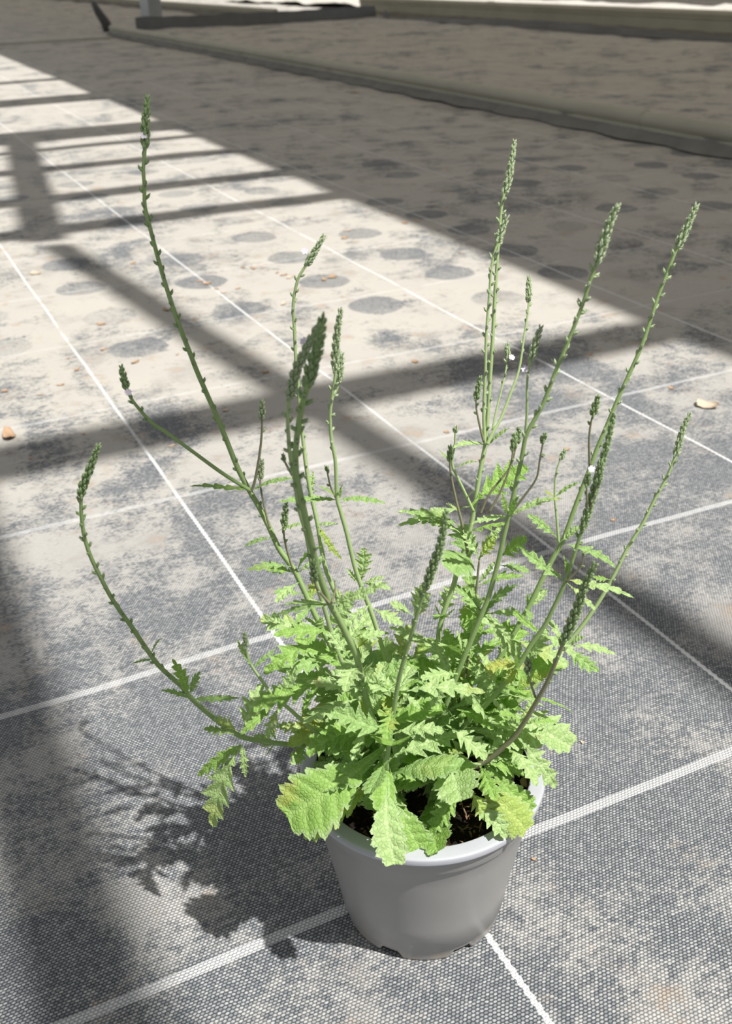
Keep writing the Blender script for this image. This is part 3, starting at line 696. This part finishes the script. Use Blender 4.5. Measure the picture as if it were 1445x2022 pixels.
pl('s19', (782,1368), (660,1350), -.058, .006, .17, 'lobed', 'leafB', .03)
pl('s19', (788,1366), (958,1368), -.058, .0, .15, 'lobed', 'leafB', .04)
pl('s19', (784,1362), (830,1400), -.058, -.01, .2, 'lobed', 'leafB')
pl('s19', (780,1362), (740,1320), -.058, .01, .22, 'lobed', 'leafB')
pl('s18', (1030,1440), (972,1382), -.05, .025, .16, 'lobed', 'leafB')
pl('s18', (1032,1445), (1085,1458), -.05, -.004, .33, 'lobed', 'leafB')
pl('s18', (1020,1452), (1098,1555), -.05, -.045, .20, 'lobed', 'leafB')
pl('s18', (1022,1450), (1036,1400), -.05, .02, .12, 'lance', 'leafB')
pl('s18', (950,1508), (840,1525), -.055, -.004, .24, 'lobed', 'leafB')
pl('s18', (955,1505), (945,1455), -.055, .018, .18, 'lobed', 'leafB')
pl('s18', (960,1508), (1034,1530), -.05, -.018, .26, 'lobed', 'leafA')
pl('s18', (955,1500), (1000,1455), -.05, .018, .2, 'lobed', 'leafB')
pl('s14', (1040,1305), (1080,1240), -.02, .025, .3, 'lobed', 'leafB')
pl('s14', (1030,1310), (960,1320), -.03, -.002, .32, 'lobed', 'leafC')
pl('s14', (1030,1312), (1000,1350), -.03, -.012, .36, 'lobed', 'leafC')
# big basal leaves (traced)
pl(None, (1000,1400), (1128,1475), -.02, -.022, .24, 'broad', 'leafB', .10)
pl(None, (1010,1400), (1060,1480), -.02, -.03, .26, 'broad', 'leafB', .08)
pl(None, (755,1480), (565,1612), -.05, -.030, .30, 'broad', 'leafA', .10)
pl(None, (760,1545), (595,1637), -.055, -.024, .26, 'broad', 'leafC', .10)
pl(None, (765,1535), (780,1708), -.065, -.030, .26, 'broad', 'leafB', .10)
pl(None, (775,1560), (835,1685), -.058, -.035, .30, 'broad', 'leafA', .08)
pl(None, (915,1560), (848,1650), -.058, -.026, .25, 'lobed', 'leafA', .08)
pl(None, (925,1560), (1000,1655), -.058, -.026, .26, 'lobed', 'leafB', .08)
pl(None, (930,1540), (1040,1640), -.05, -.026, .30, 'broad', 'leafC', .08)
pl(None, (925,1555), (960,1620), -.062, -.022, .30, 'lobed', 'leafC', .08)
pl(None, (960,1510), (1050,1600), -.045, -.034, .22, 'broad', 'leafA', .05)
pl(None, (760,1520), (740,1600), -.055, -.034, .30, 'broad', 'leafA', .05)
pl(None, (730,1480), (640,1555), -.045, -.02, .26, 'lobed', 'leafB', .08)
pl(None, (720,1440), (605,1490), -.04, -.008, .30, 'lobed', 'leafA', .10)
pl(None, (770,1495), (905,1450), -.05, .012, .24, 'lobed', 'leafB', .04)
pl(None, (780,1440), (640,1440), -.05, .004, .20, 'lobed', 'leafA', .06)
pl(None, (640,1455), (705,1370), -.03, .025, .30, 'broad', 'leafA', .0)
pl(None, (715,1440), (735,1365), -.04, .02, .38, 'broad', 'leafC', .0)
pl(None, (690,1330), (600,1275), .0, .012, .30, 'broad', 'leafA', .05)
pl(None, (680,1350), (585,1340), .0, -.005, .22, 'broad', 'leafA', .05)
pl(None, (665,1250), (540,1255), -.01, .006, .22, 'lobed', 'leafA', .05)
pl(None, (640,1240), (520,1330), -.02, -.02, .22, 'lobed', 'leafA', .05)
pl(None, (690,1300), (640,1235), -.05, .02, .20, 'lobed', 'leafB', .03)
pl(None, (720,1300), (655,1330), -.05, -.006, .34, 'lobed', 'leafB', .03)
pl(None, (700,1260), (760,1250), -.03, .0, .28, 'lobed', 'leafB', .05)
pl(None, (735,1200), (795,1235), .0, -.01, .30, 'lobed', 'leafB', .05)
pl(None, (735,1190), (680,1240), .0, -.012, .22, 'lobed', 'leafB', .05)
pl(None, (880,1430), (960,1500), -.05, -.018, .28, 'lobed', 'leafB', .08)
pl(None, (840,1410), (890,1340), -.045, .03, .18, 'lobed', 'leafB', .03)
pl(None, (900,1400), (975,1440), -.03, -.004, .24, 'lobed', 'leafA', .08)
pl(None, (905,1330), (830,1340), -.02, .006, .28, 'lobed', 'leafB', .05)
pl(None, (900,1320), (880,1240), -.0, .03, .24, 'lobed', 'leafA', .05)
pl(None, (930,1300), (930,1195), .02, .035, .28, 'broad', 'leafA', .0)
pl(None, (1010,1380), (1090,1300), -.0, .03, .24, 'broad', 'leafA', .05)

# leaf pairs up the lower stems and shoots between them, thinning out with height
rng = random.Random(21)
dense = [('s1', .10, .30), ('s2', .18, .6), ('s3', .06, .40), ('s4', .06, .40), ('s5', .06, .42), ('s6', .06, .36), ('s7', .06, .40), ('s8', .06, .34), ('s12', .04, .36), ('s13', .05, .42), ('s14', .05, .56), ('s17', .06, .50), ('s18', .06, .5), ('s19', .08, .52), ('s20', .25, .95), ('s21', .1, .55), ('s10b', .05, .35)]
for key, a0, a1 in dense:
    C = STEM3D[key]; n = len(C)
    S = [0]
    for i in range(1, n): S.append(S[-1]+(C[i]-C[i-1]).length)
    T = S[-1]; s = T*a0; yaw = rng.uniform(0, 3.14)
    while s < T*a1:
        i = max(1, min(n-1, next(k for k in range(n) if S[k] >= s))); p = C[i]; ax = (C[i]-C[i-1]).normalized()
        if p.z < .132: s += .01; continue
        up = ax.orthogonal().normalized(); sd = ax.cross(up); yaw += math.pi/2+rng.uniform(-.3, .3)
        low = max(0, min(1, 1-(s/T-a0)/(a1-a0)))
        for k in range(2):
            if rng.random() < .08: continue
            an = yaw+math.pi*k+rng.uniform(-.3, .3); o_ = up*math.cos(an)+sd*math.sin(an)
            d = (o_*1.0+ax*rng.uniform(.05, .55)+Vector((0, 0, rng.uniform(-.15, .15)))).normalized()
            L_ = (.026+.034*low)*rng.uniform(.75, 1.25)
            if p.z < .17: d.z = max(d.z, .06)
            tip = p+d*L_
            kd = 'lobed' if rng.random() < .75 else ('lance' if low < .5 else 'broad')
            add_leaf(key, p, tip, L_*(.15 if kd == 'lance' else rng.uniform(.22, .30)), kd, rng.choice(['leafA', 'leafB', 'leafB', 'leafA', 'leafD']), rng.uniform(.02, .12), (Vector((rng.gauss(0, .35), rng.gauss(0, .35), 1))), twist=rng.uniform(-.5, .5))
        # small axillary tuft
        if rng.random() < .5:
            for _ in range(2):
                an = rng.uniform(0, 6.28); o_ = up*math.cos(an)+sd*math.sin(an); d = (ax+o_*.7).normalized(); L_ = rng.uniform(.012, .024)
                add_leaf(key, p, p+d*L_, L_*.22, 'lobed', 'leafB', .02, (o_*-1+ax*.3))
        s += (.019+.010*(1-low))*rng.uniform(.8, 1.3)
# rosette filling the middle of the pot
for i in range(80):
    an = rng.uniform(0, 6.283); r = .055*math.sqrt(rng.random()); z = rng.uniform(.132, .205)*1.0
    p = Vector((POT.x+r*math.cos(an), POT.y+r*math.sin(an), z)); an2 = an+rng.uniform(-.8, .8)
    L_ = rng.uniform(.040, .075)*(1 if z < .18 else .8); el = rng.uniform(-.15, .75) if z > .15 else rng.uniform(.15, .9)
    d = Vector((math.cos(an2)*math.cos(el), math.sin(an2)*math.cos(el), math.sin(el)))
    tip = p+d*L_; rt = math.hypot(tip.x-POT.x, tip.y-POT.y)
    if (tip-POT).dot(FH) < -.038 and tip.z < .20: continue
    if (tip-POT).dot(RH) > .055 and tip.z < .20 and (tip-POT).dot(FH) < .04: continue
    kd = rng.choice(['lobed', 'lobed', 'broad'])
    add_leaf(None, p, tip, L_*rng.uniform(.22, .3), kd, rng.choice(['leafA', 'leafA', 'leafB', 'leafC']), rng.uniform(.03, .14), Vector((rng.gauss(0, .3), rng.gauss(0, .3), 1)), twist=rng.uniform(-.4, .4))

order = sorted(range(len(LEAVES)), key=lambda i: -(LEAVES[i]['tip']-LEAVES[i]['base']).length*LEAVES[i]['width'])
big = set(order[:100]); small = {}
for i, lf in enumerate(LEAVES):
    r_ = random.Random(i*13+5)
    if i in big:
        m = MB(); make_leaf(m, lf['base'], lf['tip'], lf['nh'], lf['width'], lf['kind'], lf['bend'], r_, **lf['kw'])
        o = m.build('leaf', M[lf['mat']], stem_obj[lf['par']] if lf['par'] else plant)
        if lf['mat'] == 'leafC': tag(o, 'yellowing leaf')
    else:
        small.setdefault(lf['mat'], MB()); make_leaf(small[lf['mat']], lf['base'], lf['tip'], lf['nh'], lf['width'], lf['kind'], lf['bend'], r_, **lf['kw'])
# the rest of the foliage as one part
me_all = MB(); mats = list(small); idx = []
for q_, mk in enumerate(mats):
    s_ = small[mk]; me_all.add(s_.v, s_.f, s_.a, s_.e); idx += [q_]*len(s_.f)
o = me_all.build('small_leaves', [M[k] for k in mats], plant); o.data.polygons.foreach_set('material_index', idx); tag(o, kind='stuff')
print('LEAVES', len(LEAVES), 'stems', len(STEMS))

# ------------------------------------------------------------------ dry leaf bits lying about
def fragment(px, py, size, mat, rg, label, group=None, curl=.16, sides=9, z=None):
    c = on_z(px, py, zf(*on_z(px, py).xy)+.0008) if z is None else on_z(px, py, z)
    m = MB(); vs = [c+Vector((0, 0, size*curl*.2))]; n = sides; el = rg.uniform(.45, .9); yaw = rg.uniform(0, 3.14)
    for ring, f in ((1, .5), (2, 1.0)):
        for k in range(n):
            an = 2*math.pi*k/n; r = size*.5*f*(1+(.28*rg.uniform(-1, 1) if ring == 2 else 0))
            x, y = r*math.cos(an), r*el*math.sin(an)
            xx, yy = x*math.cos(yaw)-y*math.sin(yaw), x*math.sin(yaw)+y*math.cos(yaw)
            vs.append(c+Vector((xx, yy, curl*(x*x/size)+abs(rg.gauss(0, .03))*size)))
    fs = [(0, 1+k, 1+(k+1) % n) for k in range(n)]+[(1+k, 1+n+k, 1+n+(k+1) % n, 1+(k+1) % n) for k in range(n)]
    top = len(vs); th = Vector((0, 0, size*.02+.0002)); vs += [v+th for v in vs]
    fs2 = [tuple(reversed([i+top for i in f])) for f in fs]
    rimf = [(1+n+k, 1+n+(k+1) % n, top+1+n+(k+1) % n, top+1+n+k) for k in range(n)]
    m.add(vs, fs+fs2+rimf); o = m.build('leaf_fragment', M[mat]); return tag(o, label, 'leaf fragment', group)
rg = random.Random(3)
fragment(20, 862, .040, 'dry', rg, 'curled tan dry leaf piece at the left edge of the frame', curl=.8)
fragment(1395, 802, .036, 'drypale', rg, 'pale scrap of dry leaf near the right edge, beyond the spikes', curl=.5)
fragment(1150, 1466, .0075, 'drypale', rg, 'small triangular beige chip on the fabric right of the lowest leaf', sides=3, curl=.1)
fragment(1325, 766, .012, 'dry', rg, 'orange brown leaf crumb between the rightmost tall spike and the frame edge')
fragment(1120, 887, .012, 'dry', rg, 'orange brown leaf crumb between the two large stems at right')
fragment(1055, 1697, .0055, 'dry', rg, 'tiny orange crumb on the fabric just right of the pot')
fragment(700, 183, .05, 'dry', rg, 'orange dry leaf at the shaded foot of the nearest rail')
fragment(1210, 1027, .008, 'dry', rg, 'small brown crumb right of the spikes, above the white cross thread')
fragment(882, 853, .010, 'dry', rg, 'orange crumb left of the back pair of spikes')
fragment(1165, 700, .014, 'dry', rg, 'tan leaf bit in the band of shade behind the second tall right-hand spike')
fragment(820, 714, .018, 'dry', rg, 'brown leaf bit in the sun behind the middle of the plant')
fragment(1122, 1225, .007, 'dry', rg, 'orange crumb seen between stems at the right of the foliage')
spots = [(152,730),(135,708),(60,905),(165,857),(225,425),(395,555),(408,560),(428,570),(442,578),(548,538),(560,543),(572,548),(640,552),(655,547),(524,735),(445,810),(120,760),(95,758),(10,772),(268,715),(385,632),(328,612),(255,530),(262,520),(70,540),(480,528),(500,530),(680,470),(685,455),(770,425),(800,440),(855,405),(910,500),(880,410),(640,470),(610,430),(1180,690),(470,570),(340,880),(80,780),(350,700),(205,690),(560,600),(200,640)]
def crumb_text(x_, y_):
    if x_ < 300 and y_ > 690: return 'small brown leaf crumb in the sun left of the two left-hand spikes', 'dry leaf crumbs at the left edge'
    if x_ < 360 and y_ < 560: return 'tiny crumb of dry leaf on bright ground beside the tall left spike', 'dry leaf crumbs beside the tall left spike'
    if x_ < 420 and y_ < 600: return 'brown leaf crumb by the white thread right of the tall left spike', 'dry leaf crumbs along the white thread'
    if x_ < 520 and y_ < 600: return 'orange leaf crumb between the white thread and the central spikes', 'dry leaf crumbs left of the central spikes'
    if x_ < 600 and y_ < 620: return 'orange leaf crumb in the heap just left of the white-flowered central spike', 'dry leaf crumbs in a heap by the central spike'
    if x_ > 600 and y_ < 520: return 'brown leaf crumb on the sunlit strip edging the big shaded area', 'dry leaf crumbs along the edge of the shade'
    if x_ > 600 and y_ < 600: return 'orange leaf crumb on the dark round patch right of the central spike', 'dry leaf crumbs on the round dark patch'
    if y_ > 790: return 'brown leaf crumb in the dark shade band behind the left spikes', 'dry leaf crumbs in the shade band'
    return 'small leaf crumb on the ground behind the leaning left-hand stems', 'dry leaf crumbs behind the left stems'
for i, (x_, y_) in enumerate(spots):
    d_ = (on_z(x_, y_)-CAM).length
    fragment(x_, y_, .009*rg.uniform(.7, 1.9)*min(2, d_/1.6), rg.choice(['dry', 'dry', 'drypale']), rg, *crumb_text(x_, y_))
fragment(1036, 1545, .011, 'dry', rg, 'orange brown dry leaf scrap lying on the soil inside the pot', z=HP-.014, curl=.2)
